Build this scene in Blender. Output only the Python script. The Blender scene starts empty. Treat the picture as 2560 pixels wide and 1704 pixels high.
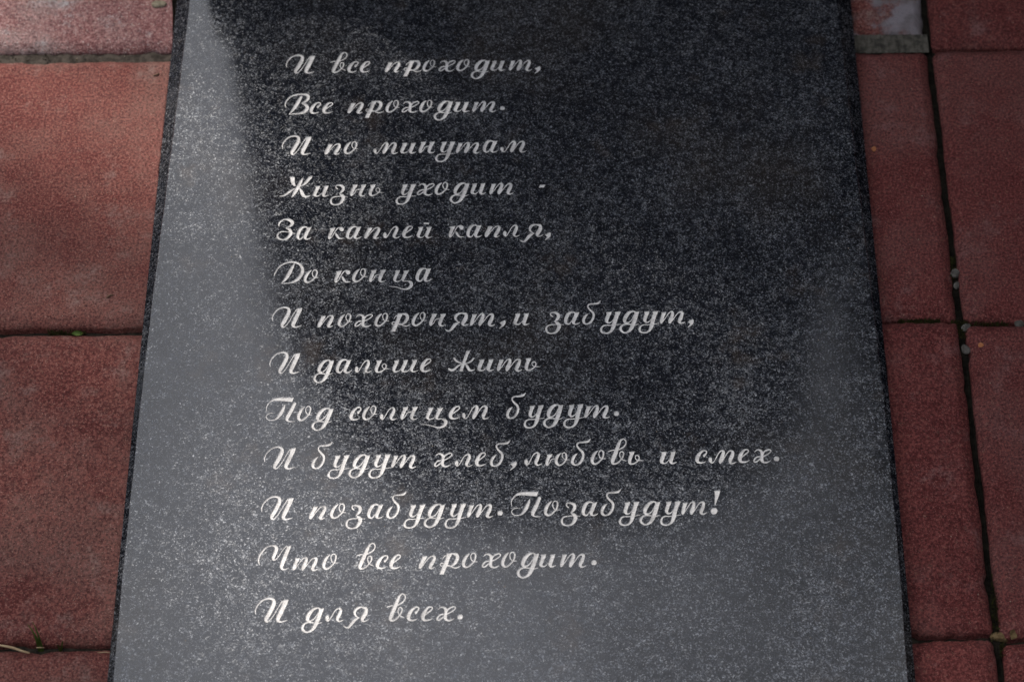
import bpy, bmesh, math, random
import numpy as np
from mathutils import Vector, Matrix
from mathutils.geometry import delaunay_2d_cdt
random.seed(7); rng = np.random.default_rng(7)
R_ = math.radians
C = bpy.context.scene.collection
sc = bpy.context.scene

# ------------------------------------------------------------------ camera
F, TH, YAW, ROLL, CAM_H = 5969.0, R_(58), .0112, -.01, 1.738
RM = Matrix.Rotation(YAW, 3, 'Z') @ Matrix.Rotation(math.pi/2-TH, 3, 'X') @ Matrix.Rotation(ROLL, 3, 'Z')
cam = bpy.data.objects.new('camera', bpy.data.cameras.new('camera'))
C.objects.link(cam); sc.camera = cam
cam.matrix_world = Matrix.Translation((0, 0, CAM_H)) @ RM.to_4x4()
cam.data.sensor_width = 36; cam.data.lens = F/2560*36
cam.data.clip_start = .01; cam.data.clip_end = 3000
cam.data.dof.use_dof = True; cam.data.dof.focus_distance = 2.0; cam.data.dof.aperture_fstop = 6.3
def at(x, y, z=0.0):
    """point of the horizontal plane z seen at photo pixel (x, y)"""
    d = RM @ Vector(((x-1280)/F, -(y-852)/F, -1)); t = (z-CAM_H)/d.z
    return d.x*t, d.y*t

# ------------------------------------------------------------------ sky, sun
SUN_EL, SUN_AZ = R_(50), R_(-46)          # azimuth from +Y towards +X: sun stands beyond the head of the slab, to the left
w = bpy.data.worlds.new('World'); sc.world = w; w.use_nodes = True
nt = w.node_tree; bg = nt.nodes['Background']
sky = nt.nodes.new('ShaderNodeTexSky'); sky.sky_type = 'NISHITA'; sky.sun_disc = False
sky.sun_elevation = SUN_EL; sky.sun_rotation = SUN_AZ; sky.dust_density = 3.0; sky.air_density = 1.0
bg.inputs['Strength'].default_value = .15
# thin broken cloud
tc = nt.nodes.new('ShaderNodeTexCoord'); nz = nt.nodes.new('ShaderNodeTexNoise')
nz.inputs['Scale'].default_value = 2.2; nz.inputs['Detail'].default_value = 6
nt.links.new(tc.outputs['Generated'], nz.inputs['Vector'])
cr = nt.nodes.new('ShaderNodeValToRGB'); cr.color_ramp.elements[0].position = .3; cr.color_ramp.elements[1].position = .62
cr.color_ramp.elements[0].color = (.45, .45, .45, 1); cr.color_ramp.elements[1].color = (1, 1, 1, 1)
nt.links.new(nz.outputs['Fac'], cr.inputs['Fac'])
mx = nt.nodes.new('ShaderNodeMix'); mx.data_type = 'RGBA'
nt.links.new(cr.outputs['Color'], mx.inputs['Factor']); nt.links.new(sky.outputs['Color'], mx.inputs['A'])
mx.inputs['B'].default_value = (10.2, 10.4, 11.2, 1)
nt.links.new(mx.outputs['Result'], bg.inputs['Color'])
sun = bpy.data.objects.new('sun', bpy.data.lights.new('sun', 'SUN')); C.objects.link(sun)
sun.data.energy = 4.8; sun.data.angle = R_(.8); sun.data.color = (1, .93, .84)
sd = Vector((math.sin(SUN_AZ)*math.cos(SUN_EL), math.cos(SUN_AZ)*math.cos(SUN_EL), math.sin(SUN_EL)))
sun.rotation_euler = sd.to_track_quat('Z', 'Y').to_euler()
vs = sc.view_settings; vs.view_transform = 'Standard'; vs.look = 'None'; vs.gamma = 1; vs.use_curve_mapping = False
vs.exposure = 0.0
sc.cycles.max_bounces = 6

# ------------------------------------------------------------------ helpers
def tag(o, label=None, cat=None, group=None, kind=None):
    for k, v in (('label', label), ('category', cat), ('group', group), ('kind', kind)):
        if v: o[k] = v
    return o
def mesh_obj(name, verts, faces, mat, parent=None, smooth=False, loc=None):
    me = bpy.data.meshes.new(name); me.from_pydata([tuple(v) for v in verts], [], [tuple(f) for f in faces]); me.update()
    if mat: me.materials.append(mat)
    if smooth: me.polygons.foreach_set('use_smooth', [True]*len(me.polygons))
    o = bpy.data.objects.new(name, me); C.objects.link(o)
    if parent: o.parent = parent
    if loc: o.location = loc
    return o
def empty(name, loc=(0, 0, 0), parent=None):
    o = bpy.data.objects.new(name, None); C.objects.link(o); o.location = loc; o.empty_display_size = .05
    if parent: o.parent = parent
    return o
class N:
    """tiny node-tree writer"""
    def __init__(s, name):
        s.m = bpy.data.materials.new(name); s.m.use_nodes = True; s.t = s.m.node_tree
        s.b = s.t.nodes['Principled BSDF']; s.L = s.t.links
        s.co = s.t.nodes.new('ShaderNodeTexCoord').outputs['Object']
    def noise(s, scale, detail=3, rough=.55, vec=None, dist=0):
        n = s.t.nodes.new('ShaderNodeTexNoise'); n.inputs['Scale'].default_value = scale
        n.inputs['Detail'].default_value = detail; n.inputs['Roughness'].default_value = rough; n.inputs['Distortion'].default_value = dist
        s.L.new(vec or s.co, n.inputs['Vector']); return n.outputs['Fac']
    def voro(s, scale, vec=None, feat='F1'):
        n = s.t.nodes.new('ShaderNodeTexVoronoi'); n.feature = feat; n.inputs['Scale'].default_value = scale
        s.L.new(vec or s.co, n.inputs['Vector']); return n
    def ramp(s, fac, a, b, ca=0., cb=1.):
        n = s.t.nodes.new('ShaderNodeMapRange'); n.interpolation_type = 'SMOOTHSTEP'
        s.L.new(fac, n.inputs['Value']); n.inputs['From Min'].default_value = a; n.inputs['From Max'].default_value = b
        n.inputs['To Min'].default_value = ca; n.inputs['To Max'].default_value = cb; return n.outputs['Result']
    def math(s, op, a, b=None, clamp=False):
        n = s.t.nodes.new('ShaderNodeMath'); n.operation = op; n.use_clamp = clamp
        for i, v in enumerate((a, b)):
            if v is None: continue
            if isinstance(v, (int, float)): n.inputs[i].default_value = v
            else: s.L.new(v, n.inputs[i])
        return n.outputs[0]
    def mix(s, fac, a, b, mode='MIX'):
        n = s.t.nodes.new('ShaderNodeMix'); n.data_type = 'RGBA'; n.blend_type = mode
        for k, v in (('Factor', fac), ('A', a), ('B', b)):
            if isinstance(v, (int, float)): n.inputs[k].default_value = v
            elif isinstance(v, tuple): n.inputs[k].default_value = (*v, 1)
            else: s.L.new(v, n.inputs[k])
        return n.outputs['Result']
    def vec(s, scale, off=None):
        n = s.t.nodes.new('ShaderNodeMapping'); n.inputs['Scale'].default_value = scale
        s.L.new(s.co, n.inputs['Vector'])
        if off is not None: s.L.new(off, n.inputs['Location'])
        return n.outputs['Vector']
    def rand_vec(s):
        oi = s.t.nodes.new('ShaderNodeObjectInfo'); n = s.t.nodes.new('ShaderNodeVectorMath'); n.operation = 'SCALE'
        n.inputs[0].default_value = (31.7, 17.3, 11.1); s.L.new(oi.outputs['Random'], n.inputs['Scale'])
        a = s.t.nodes.new('ShaderNodeVectorMath'); a.operation = 'ADD'; s.L.new(s.co, a.inputs[0]); s.L.new(n.outputs[0], a.inputs[1])
        s.co = a.outputs[0]; return oi.outputs['Random']
    def bump(s, h, strength, dist):
        n = s.t.nodes.new('ShaderNodeBump'); n.inputs['Strength'].default_value = strength; n.inputs['Distance'].default_value = dist
        s.L.new(h, n.inputs['Height']); s.L.new(n.outputs['Normal'], s.b.inputs['Normal'])
    def out(s, col=None, rough=None, spec=None, ior=None):
        for k, v in (('Base Color', col), ('Roughness', rough), ('Specular IOR Level', spec), ('IOR', ior)):
            if v is None: continue
            if isinstance(v, tuple): s.b.inputs[k].default_value = (*v, 1)
            elif isinstance(v, (int, float)): s.b.inputs[k].default_value = v
            else: s.L.new(v, s.b.inputs[k])
        return s.m

# ------------------------------------------------------------------ materials
def granite(name, rough=.10, dust=.5, ior=1.78):
    n = N(name)
    clus = n.noise(130, 3, .6); clus2 = n.noise(22, 3, .55); big = n.noise(6, 2)
    dots = n.noise(700, 1.5, .6, dist=.8); wisp = n.noise(400, 2.5, .7, dist=1.3)
    cl = n.math('ADD', n.math('MULTIPLY', clus, .65), n.math('MULTIPLY', clus2, .35))
    f = n.math('ADD', dots, n.math('MULTIPLY', n.math('SUBTRACT', cl, .5), .36))
    f2 = n.math('ADD', wisp, n.math('MULTIPLY', n.math('SUBTRACT', cl, .5), .44))
    fleck = n.math('MAXIMUM', n.ramp(f, .515, .685), n.math('MULTIPLY', n.ramp(f2, .52, .71), .75))
    spark = n.ramp(f, .65, .76)
    base = n.mix(n.ramp(f2, .38, .55), (.0010, .0017, .0046), (.0055, .0075, .014))
    base = n.mix(n.ramp(n.noise(4.5, 5, .6), .50, .68, 0, .65), base, (.026, .021, .018))
    tone = n.mix(n.noise(190, 2), (.155, .178, .222), (.215, .21, .20))
    col = n.mix(n.math('MULTIPLY', fleck, .9), base, tone)
    col = n.mix(n.math('MULTIPLY', spark, .75), col, (.42, .43, .45))
    rust = n.math('MULTIPLY', n.ramp(n.noise(21, 4, .65), .56, .72), .30)
    col = n.mix(rust, col, (.085, .062, .045))
    speck = n.voro(55); sm = n.ramp(speck.outputs['Distance'], .05, .09, 1, 0)
    rare = n.ramp(n.math('FRACT', n.math('MULTIPLY', n.noise(55, 0), 91.7)), .93, .95)
    col = n.mix(n.math('MULTIPLY', n.math('MULTIPLY', sm, rare), .6), col, (.34, .24, .15))
    r = n.ramp(n.noise(60, 4, .6), .3, .75, rough, rough+dust*.12)
    r = n.mix(fleck, r, (.38, .38, .38))
    n.L.new(n.math('MULTIPLY', fleck, .55), n.b.inputs['Metallic'])
    n.bump(f, .05, .0002)
    return n.out(col, r, ior=ior)
M = {}
M['granite'] = granite('polished_black_granite', .09, .5)
M['granite_dark'] = granite('honed_dark_granite', .5, .5, 1.35)

def letter_mat():
    n = N('chiselled_light_granite'); rd = n.rand_vec()
    st = n.noise(1, 3, .6, vec=n.vec((300, 1100, 300))); gr = n.noise(1500, 3, .7)
    col = n.mix(n.ramp(st, .3, .7), (.62, .605, .60), (.86, .845, .835))
    col = n.mix(n.math('MULTIPLY', n.ramp(gr, .54, .68), .75), col, (.12, .12, .125))
    col = n.mix(n.math('MULTIPLY', n.ramp(n.noise(90, 3), .45, .7), .35), col, (.22, .21, .21))
    h = n.math('ADD', st, n.math('MULTIPLY', gr, .6))
    n.bump(h, .6, .0006)
    return n.out(col, .75, .25)
M['letter'] = letter_mat()

def tile_mat(name, cement=0., tint=(1, 1, 1)):
    n = N(name); rd = n.rand_vec()
    a = n.noise(7, 5, .65); b = n.noise(48, 4, .6); g = n.noise(460, 3, .7); h = n.noise(800, 2, .6)
    t = lambda c: tuple(x*y for x, y in zip(c, tint))
    col = n.mix(n.ramp(b, .3, .7), t((.125, .028, .026)), t((.175, .054, .047)))
    col = n.mix(n.math('MULTIPLY', n.ramp(a, .42, .64), .75), col, t((.190, .105, .090)))
    col = n.mix(n.math('MULTIPLY', n.ramp(g, .50, .62), .85), col, t((.30, .115, .095)))
    col = n.mix(n.math('MULTIPLY', n.ramp(g, .48, .36), .85), col, t((.062, .015, .014)))
    col = n.mix(n.math('MULTIPLY', n.ramp(h, .60, .70), .8), col, t((.46, .27, .225)))
    haze = n.math('MULTIPLY', n.ramp(n.noise(23, 6, .8), .52, .70), n.ramp(g, .38, .6, .2, .7))
    col = n.mix(haze, col, t((.29, .22, .20)))
    v = n.voro(120); sm = n.ramp(v.outputs['Distance'], .12, .26, 1, 0)
    sel = n.ramp(n.math('FRACT', n.math('MULTIPLY', n.noise(70, 0), 57.3)), .84, .90)
    col = n.mix(n.math('MULTIPLY', n.math('MULTIPLY', sm, sel), .8), col, (.42, .27, .20))
    v2 = n.voro(200); s2 = n.ramp(v2.outputs['Distance'], .10, .22, 1, 0)
    sel2 = n.ramp(n.math('FRACT', n.math('MULTIPLY', n.noise(110, 0), 43.3)), .90, .93)
    col = n.mix(n.math('MULTIPLY', n.math('MULTIPLY', s2, sel2), .8), col, (.03, .012, .012))
    if cement:
        m = n.math('MULTIPLY', n.ramp(n.math('ADD', n.noise(19, 6, .7), n.math('MULTIPLY', b, .25)), .70-cement, .84-cement), .85)
        cc = n.mix(n.ramp(n.noise(40, 3), .35, .65), (.15, .145, .155), (.30, .285, .315))
        col = n.mix(m, col, cc)
    hh = n.math('ADD', n.math('ADD', n.math('MULTIPLY', g, .8), n.math('MULTIPLY', h, .5)), n.math('MULTIPLY', b, .8))
    n.bump(hh, .85, .0018)
    return n.out(col, .82, .3)
M['tile'] = tile_mat('red_concrete', 0, (.93, .90, .88)); M['tile_cement'] = tile_mat('red_concrete_with_cement', .13)
M['tile_pale'] = tile_mat('pale_red_concrete', 0, (1.15, 1.7, 1.95)); M['tile_deep_shaded'] = tile_mat('deep_red_concrete_shaded', 0, (.80, .62, .66))  # deep tint: redder right-hand tiles, with the right side's shade painted in
def simple(name, ca, cb, scale=60, rough=.9, bd=.001, bs=.6):
    n = N(name); a = n.noise(scale, 5, .7)
    n.bump(n.noise(scale*4, 4, .7), bs, bd)
    return n.out(n.mix(n.ramp(a, .35, .65), ca, cb), rough, .2)
M['soil'] = simple('damp_joint_soil', (.012, .010, .008), (.045, .038, .028), 160)
M['mortar'] = simple('old_cement_mortar', (.045, .042, .036), (.13, .12, .10), 110)
M['mortar_dark'] = simple('dirty_cement_mortar', (.026, .021, .017), (.075, .062, .052), 150)
M['pebble'] = simple('grey_pebble', (.07, .065, .058), (.17, .16, .145), 90)
M['chip'] = simple('orange_gravel_chip', (.45, .17, .07), (.55, .25, .12), 200)
M['grit_dull'] = simple('yellowish_cement', (.13, .11, .08), (.26, .23, .17), 300)
M['grit'] = simple('pale_grit', (.30, .24, .18), (.5, .42, .34), 400)
M['moss'] = simple('moss', (.02, .024, .006), (.07, .065, .02), 500)
M['grassblade'] = simple('grass_blade', (.05, .085, .015), (.09, .13, .03), 100, .6)
M['straw'] = simple('dry_straw', (.38, .27, .16), (.5, .38, .24), 150, .7)
M['twig'] = simple('brown_twig', (.12, .07, .05), (.2, .13, .09), 200, .9)
M['leafgreen'] = simple('small_green_leaf', (.045, .08, .015), (.10, .15, .03), 90, .5)
M['deadleaf'] = simple('dead_leaf', (.10, .065, .03), (.2, .14, .07), 120, .8)
M['needles'] = simple('evergreen_sprays', (.012, .022, .010), (.035, .05, .022), 3, .8)
M['leaves'] = simple('tree_leaves', (.025, .04, .015), (.07, .085, .03), 2, .7)
M['bark'] = simple('bark', (.05, .04, .03), (.12, .095, .07), 12, .9, .01)
M['earth'] = simple('grassy_earth', (.03, .04, .018), (.07, .075, .035), 3, .95, .02)

# ------------------------------------------------------------------ ground and pavement
g = mesh_obj('ground', [(-400, -400, -.06), (400, -400, -.06), (400, 400, -.06), (-400, 400, -.06)], [(0, 1, 2, 3)], M['earth'])
tag(g, 'grassy earth around the paved grave plot', kind='structure')
pave = mesh_obj('pavement', [(-1.75, -.75, -.013), (1.75, -.75, -.013), (1.75, 2.6, -.013), (-1.75, 2.6, -.013),
                             (-1.75, -.75, -.08), (1.75, -.75, -.08), (1.75, 2.6, -.08), (-1.75, 2.6, -.08)],
                [(0, 1, 2, 3), (0, 4, 5, 1), (1, 5, 6, 2), (2, 6, 7, 3), (3, 7, 4, 0)], M['soil'])
tag(pave, 'red concrete paving tiles laid round the granite slab', kind='structure')

def wob(t, seed, amp):
    return amp*(math.sin(t*61+seed)+.7*math.sin(t*143+seed*2.1)+.5*math.sin(t*317+seed*3.7))/2.2
def tile(x0, x1, y0, y1, sides, mat, seed, dz=0., slope=.011, rad=.007, notch=None, tilt=0.):
    """sides: l r b t flags, True = factory bevelled edge, False = sawn edge against the slab"""
    L, Rr, B, T = sides; rs = random.Random(seed)
    r = lambda p, q: rad if (p and q) else .0012
    def outline(ins):
        """rounded rectangle pulled in by ins on factory edges, by .22 ins on sawn ones: (x, y, nx, ny, bevelled)"""
        pts = []; k = lambda f: ins*(1 if f else .22)
        X0, X1, Y0_, Y1_ = x0+k(L), x1-k(Rr), y0+k(B), y1-k(T)
        q = lambda p, q_: max(r(p, q_)-ins*.75, .0008)
        bl, br, tr, tl = q(L, B), q(Rr, B), q(Rr, T), q(L, T)
        def edge(ax, ay, bx, by, nx, ny, bev, n=34):
            for i in range(n):
                t = (i+.5)/n; pts.append((ax+(bx-ax)*t, ay+(by-ay)*t, nx, ny, bev))
        def corner(cx, cy, a0, b1, b2, rr_):
            for i in range(6):
                a = a0+math.pi/2*i/5; pts.append((cx+rr_*math.cos(a), cy+rr_*math.sin(a), math.cos(a), math.sin(a), b1 if i < 3 else b2))
        edge(X0+bl, Y0_, X1-br, Y0_, 0, -1, B); corner(X1-br, Y0_+br, -math.pi/2, B, Rr, br)
        edge(X1, Y0_+br, X1, Y1_-tr, 1, 0, Rr, 44); corner(X1-tr, Y1_-tr, 0, Rr, T, tr)
        edge(X1-tr, Y1_, X0+tl, Y1_, 0, 1, T); corner(X0+tl, Y1_-tl, math.pi/2, T, L, tl)
        edge(X0, Y1_-tl, X0, Y0_+bl, -1, 0, L, 44); corner(X0+bl, Y0_+bl, math.pi, L, B, bl)
        return pts
    chips = [(rs.uniform(x0, x1), rs.choice([y0, y1]), rs.uniform(.004, .009), rs.uniform(.0008, .0026)) for _ in range(5)]
    chips += [(rs.choice([x0, x1]), rs.uniform(y0, y1), rs.uniform(.004, .010), rs.uniform(.0008, .0022)) for _ in range(5)]
    if notch: chips.append(notch)
    V = []; cxm, cym = (x0+x1)/2, (y0+y1)/2
    rings = [(-.055, 0, 0), (-.0075, 0, 1), (-.0056, .0005, 1), (-.0030, .0040, .7), (-.0006, .0082, .35), (0., .0096, .15)]
    for z, ins, wv in rings:
        pts = outline(ins); n = len(pts)
        for i, (x, y, nx, ny, bev) in enumerate(pts):
            t = i/n; k = 1 if bev else .22
            o = -wv*wob(t, seed, .0009 if bev else .0004)+wv*rs.uniform(-.0002, .0002)
            for cx_, cy_, cr_, cd in chips:
                d = math.hypot(x-cx_, y-cy_)
                if d < cr_*1.5: o += wv*cd*math.exp(-(d/cr_)**2*2)
            zz = z*k if z > -.02 else z
            xx, yy = x-nx*o, y-ny*o
            yy += slope*(xx-.3755)
            V.append((xx, yy, zz+dz+tilt*(xx-cxm)))
    Fc = []
    for k in range(len(rings)-1):
        for i in range(n):
            j = (i+1) % n; Fc.append((k*n+i, k*n+j, (k+1)*n+j, (k+1)*n+i))
    V.append((cxm, cym+slope*(cxm-.3755), dz)); c0 = len(V)-1; Fc += [((len(rings)-1)*n+i, (len(rings)-1)*n+(i+1) % n, c0) for i in range(n)]
    o = mesh_obj('tile', V, Fc, mat, pave, smooth=True)
    for f in o.data.polygons[-n:]: f.use_smooth = False
    return o
SL0, SL1 = -.3274, .3037                      # slab footprint in x
rowsL = [(-.401, -.105), (-.101, .195), (.199, .495), (.500, .7935), (.7990, 1.0915), (1.0972, 1.3895), (1.4012, 1.692), (1.697, 1.99), (1.995, 2.29)]
rowsR = [(-.395, -.100), (-.096, .200), (.204, .501), (.5045, .8035), (.8071, 1.1031), (1.1062, 1.4017), (1.4195, 1.702), (1.706, 2.0), (2.004, 2.3)]
rowsS = [(-.395, -.100), (-.096, .200), (.204, .501), (.5045, .8003), (.8040, 1.0995), (1.1042, 1.402), (1.4044, 1.702), (1.706, 2.0), (2.004, 2.3)]
rowsL, rowsR, rowsS = [[(p+.0046, q+.0046) for p, q in r_] for r_ in (rowsL, rowsR, rowsS)]   # bevel foot lies 7.5 mm below the face
off = .011*.77                                 # rows on the left were measured there, undo the row slope
k = 0
for i in range(9):
    k += 1
    lab = None
    a = tile(-.5222, SL0-.0010, rowsL[i][0]+off, rowsL[i][1]+off, (1, 0, 1, 1), M['tile_pale'] if i == 6 else M['tile'], 11+k, .0015*math.sin(k*2.3), notch=(SL0, 1.482, .040, .026) if i == 6 else None)  # lighter, less saturated tint on one tile
    if i == 6: a['label'] = 'pale pinkish paving tile'
    b = tile(SL1+.0010, .3728, rowsR[i][0], rowsR[i][1], (0, 1, 1, 1), M['tile_cement'] if i == 6 else M['tile_deep_shaded'], 41+k, .0012*math.sin(k*1.7), rad=.006, notch=(SL1, 1.059, .008, .006) if i == 4 else None)
    if i == 6: b['label'] = 'narrow paving tile smeared with whitish cement'
    for c in range(3):
        tile(.3784+.3*c, .6738+.3*c, rowsS[i][0], rowsS[i][1], (1, 1, 1, 1), M['tile_deep_shaded'], 71+k*4+c, .0015*math.sin(k*3.1+c))
    for c in range(3):
        tile(-.8222-.3*c, -.5262-.3*c, rowsL[i][0]+off, rowsL[i][1]+off, (1, 1, 1, 1), M['tile'], 171+k*4+c, .0015*math.sin(k*2.9+c))
# mortar still sitting in two joints
def strip(name, x0, x1, y0, y1, z, mat, seed, amp=.001, slope=.011, nx=60, ny=5, parent=pave):
    V = []; rs = random.Random(seed)
    for j in range(ny+1):
        for i in range(nx+1):
            x = x0+(x1-x0)*i/nx; y = y0+(y1-y0)*j/ny+slope*(x-.3755)
            e = 1 if 0 < j < ny else .3
            V.append((x, y, z+rs.uniform(-amp, amp)*e+wob(i/nx, seed, amp)))
    Fc = [(j*(nx+1)+i, j*(nx+1)+i+1, (j+1)*(nx+1)+i+1, (j+1)*(nx+1)+i) for j in range(ny) for i in range(nx)]
    return mesh_obj(name, V, Fc, mat, parent, smooth=True)
strip('mortar_joint', -.523, SL0, 1.392+off, 1.4072+off, -.0078, M['mortar_dark'], 3, .0009)
strip('mortar_joint', SL1, .3745, 1.404, 1.4255, -.0040, M['mortar'], 5, .0010)
strip('joint_sand', .372, .379, .3, 2.2, -.0105, M['soil'], 8, .0016, 0, 300, 3)

# ------------------------------------------------------------------ glyphs of the engraved script, traced as pen strokes
S1 = 2352/360.
# name: (crop x, crop y, px per px, left, base, strokes[(x, y, width)...], polygons)
GL = {}
def G(ch, crop, left, base, strokes, polys=()):
    ox, oy, s = crop; GL[ch] = (ox, oy, s, left, base, strokes, polys)
cA, cB, cC, cD = (680, 100, S1), (1020, 100, S1), (680, 320, S1), (1020, 320, S1)
cE, cF, cG, cH = (660, 530, S1), (1020, 530, S1), (660, 740, S1), (1000, 740, S1)
cJ, cK, cL, cM = (640, 970, S1), (980, 970, S1), (1300, 970, S1), (1640, 1080, S1)
cN = (630, 1210, S1)
G('И', cG, 125, 512, [[(142,398,8),(136,345,18),(165,275,22),(235,205,24),(310,174,26),(372,174,30),(410,198,46),(412,250,62),(380,320,66),(335,400,66),(300,455,60),(298,490,40),(328,503,20),(365,475,14),(420,405,12),(480,305,12),(545,205,16)],
    [(595,225,64),(560,290,68),(515,380,72),(482,450,64),(485,485,46),(518,503,26),(570,495,18),(624,478,8)]], [[(560,186),(640,182),(622,235),(600,265),(535,255),(545,215)]])
G('в', cA, 952, 540, [[(954,368,10),(1000,355,13),(1055,350,12)],[(1185,203,12),(1140,228,30),(1105,290,50),(1060,380,58),(1015,465,58),(998,512,44),(1030,532,24),(1090,510,20),(1140,465,17),(1165,430,20),(1172,392,22),(1152,370,14),(1125,382,12),(1115,420,14),(1128,455,14),(1155,478,14),(1202,497,8)],
    [(1185,203,12),(1218,222,16),(1222,262,16),(1185,308,18),(1110,345,14)]])
G('с', cA, 1220, 533, [[(1362,428,36),(1368,422,30),(1395,398,20),(1404,374,17),(1385,360,15),(1340,367,24),(1292,410,46),(1258,465,56),(1260,505,42),(1300,525,22),(1345,519,14),(1387,504,6)]])
G('е', cA, 1428, 533, [[(1480,470,12),(1535,432,16),(1585,398,17),(1598,374,16),(1577,360,14),(1530,372,28),(1488,420,48),(1462,468,58),(1465,506,44),(1500,525,24),(1552,520,16),(1602,500,6)]])
G('п', cA, 1842, 522, [[(1930,385,50),(1893,440,54),(1868,485,50),(1865,510,32),(1895,495,16),(1950,430,12),(2010,372,14),(2055,360,24),(2074,380,40),(2055,425,52),(2022,475,54),(2008,503,42),(2035,519,20),(2077,503,6)]], [[(1897,362),(1971,359),(1955,400),(1885,405)]])
G('р', cA, 1515, 1190, [[(1655,1030,58),(1618,1120,60),(1578,1205,60),(1560,1235,60)],[(1690,1003,14),(1722,1006,24),(1763,1018,46),(1778,1055,52),(1752,1110,46),(1712,1148,28),(1670,1162,16),(1600,1158,12),(1550,1162,12),(1534,1144,12),(1560,1126,13),(1620,1140,12),(1680,1165,14),(1740,1187,16),(1790,1177,14),(1822,1158,6)],
    [(1566,1080,6),(1590,1045,12),(1640,1018,14)]], [[(1625,1000),(1705,994),(1690,1045),(1620,1050)],[(1535,1215),(1600,1215),(1585,1268),(1518,1270)]])
G('о', cA, 1855, 1183, [[(1972,992,8),(1948,1008,26),(1912,1045,44),(1882,1105,50),(1882,1150,42),(1920,1172,26),(1975,1150,22),(2030,1100,24),(2055,1050,27),(2058,1010,25),(2035,986,15),(2005,996,12),(1988,1030,13),(1997,1072,13),(2030,1098,12),(2087,1100,8)]])
G('х', cB, 495, 515, [[(525,376,6),(560,348,15),(600,346,24),(632,372,40),(632,430,46),(625,475,48),(650,506,26),(700,510,18),(752,488,6)],[(645,425,14),(650,400,18),(672,368,20),(715,345,20),(757,340,15),(772,356,14),(745,385,15),(690,415,14),(645,432,16)],
    [(628,430,14),(560,440,18),(518,473,24),(512,500,22),(542,505,18),(590,475,18),(628,440,16)]])
G('д', cB, 1018, 505, [[(1292,345,14),(1245,332,20),(1190,350,40),(1137,400,56),(1110,455,54),(1122,488,32),(1170,490,20),(1220,452,14),(1262,385,12)],
    [(1298,370,60),(1262,465,62),(1215,560,56),(1172,608,34),(1110,632,20),(1060,610,30),(1042,572,38),(1070,530,26),(1120,512,17),(1190,515,14),(1262,525,11),(1325,509,6)]], [[(1265,340),(1342,334),(1325,390),(1265,385)]])
G('и', cB, 1350, 498, [[(1412,370,56),(1383,435,56),(1372,468,48),(1400,490,22),(1442,484,12),(1490,440,8)],[(1543,370,56),(1518,435,58),(1508,470,46),(1535,493,24),(1592,477,6)]], [[(1375,340),(1455,335),(1438,390),(1390,385)],[(1510,340),(1587,334),(1570,388),(1520,385)]])
G('т', cB, 1650, 493, [[(1703,375,50),(1682,435,52),(1668,468,40),(1675,485,20),(1720,440,11),(1790,352,14),(1832,332,26),(1846,352,44),(1828,410,54),(1800,460,50),(1805,484,26),(1850,440,12),(1920,357,14),(1962,334,26),(1990,350,40),(1970,410,54),(1942,462,50),(1958,489,28),(1990,490,16),(2027,474,6)]], [[(1680,338),(1750,335),(1732,390),(1682,390)]])
G(',', cB, 2065, 494, [], [[(2070,468),(2110,448),(2150,431),(2165,448),(2160,485),(2130,518),(2098,540),(2070,556),(2066,549),(2090,525),(2106,503),(2092,488)]])
G('.', cB, 1500, 1165, [[(1536,1117,64),(1550,1117,64)]])
G('В', cA, 200, 1202, [[(225,1097,6),(211,1050,18),(235,985,23),(310,915,24),(400,885,25),(490,876,25),(558,888,42),(588,925,50),(568,968,44),(520,1005,24),(482,1025,12),(535,1045,38),(572,1085,52),(558,1133,56),(502,1173,44),(430,1195,20),(350,1200,15),(275,1208,6)],
    [(482,910,14),(462,935,42),(428,995,54),(385,1070,56),(330,1145,38),(278,1206,6)]])
G('м', cC, 1655, 413, [[(1682,357,54),(1684,372,50),(1694,400,24),(1725,402,13),(1765,350,12),(1815,272,14),(1858,237,24),(1886,255,44),(1863,320,54),(1832,378,48),(1832,403,22),(1870,370,12),(1930,282,12),(1983,237,20),(2025,252,40),(2007,310,54),(1977,367,50),(1984,403,30),(2020,408,18),(2067,388,6)]])
G('н', cD, 170, 408, [[(245,255,52),(212,330,54),(197,372,46),(203,398,20),(250,360,13),(275,315,13),(320,298,12),(365,290,12)],[(388,255,54),(355,330,54),(342,375,48),(362,402,26),(400,402,14),(440,383,6)]], [[(212,226),(297,220),(278,275),(218,270)],[(350,229),(440,219),(418,272),(360,268)]])
G('у', cD, 440, 400, [[(587,255,54),(560,320,54),(553,355,46),(578,383,24),(622,370,13),(665,320,8)],[(716,255,62),(680,350,62),(650,445,56),(610,510,32),(550,537,20),(487,528,26),(463,490,36),(482,445,24),(530,421,15),(610,419,13),(690,411,11),(772,398,6)]], [[(548,223),(634,217),(618,270),(560,268)],[(682,219),(772,213),(748,272),(690,268)]])
G('а', cD, 1222, 393, [[(1402,214,14),(1350,203,22),(1297,228,46),(1260,290,54),(1248,345,50),(1268,384,28),(1310,382,18),(1345,335,10)],[(1415,245,58),(1380,320,58),(1368,358,50),(1388,388,24),(1430,385,15),(1472,363,6)]], [[(1385,212),(1464,203),(1442,262),(1388,262)]])
G('Ж', cC, 130, 1125, [[(506,818,8),(472,878,48),(425,970,58),(372,1058,52),(325,1132,8)],[(338,835,68),(342,870,64),(358,912,46),(388,945,8)],[(618,815,50),(565,878,50),(515,922,30),(468,950,8)],[(128,1113,6),(200,1100,22),(270,1052,36),(330,1010,28),(372,990,12)],[(455,982,18),(482,1030,48),(512,1090,54),(555,1118,30),(600,1110,18),(637,1098,6)]], [[(295,792),(372,799),(376,850),(305,852)],[(598,790),(668,779),(642,832),(590,830)]])
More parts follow.
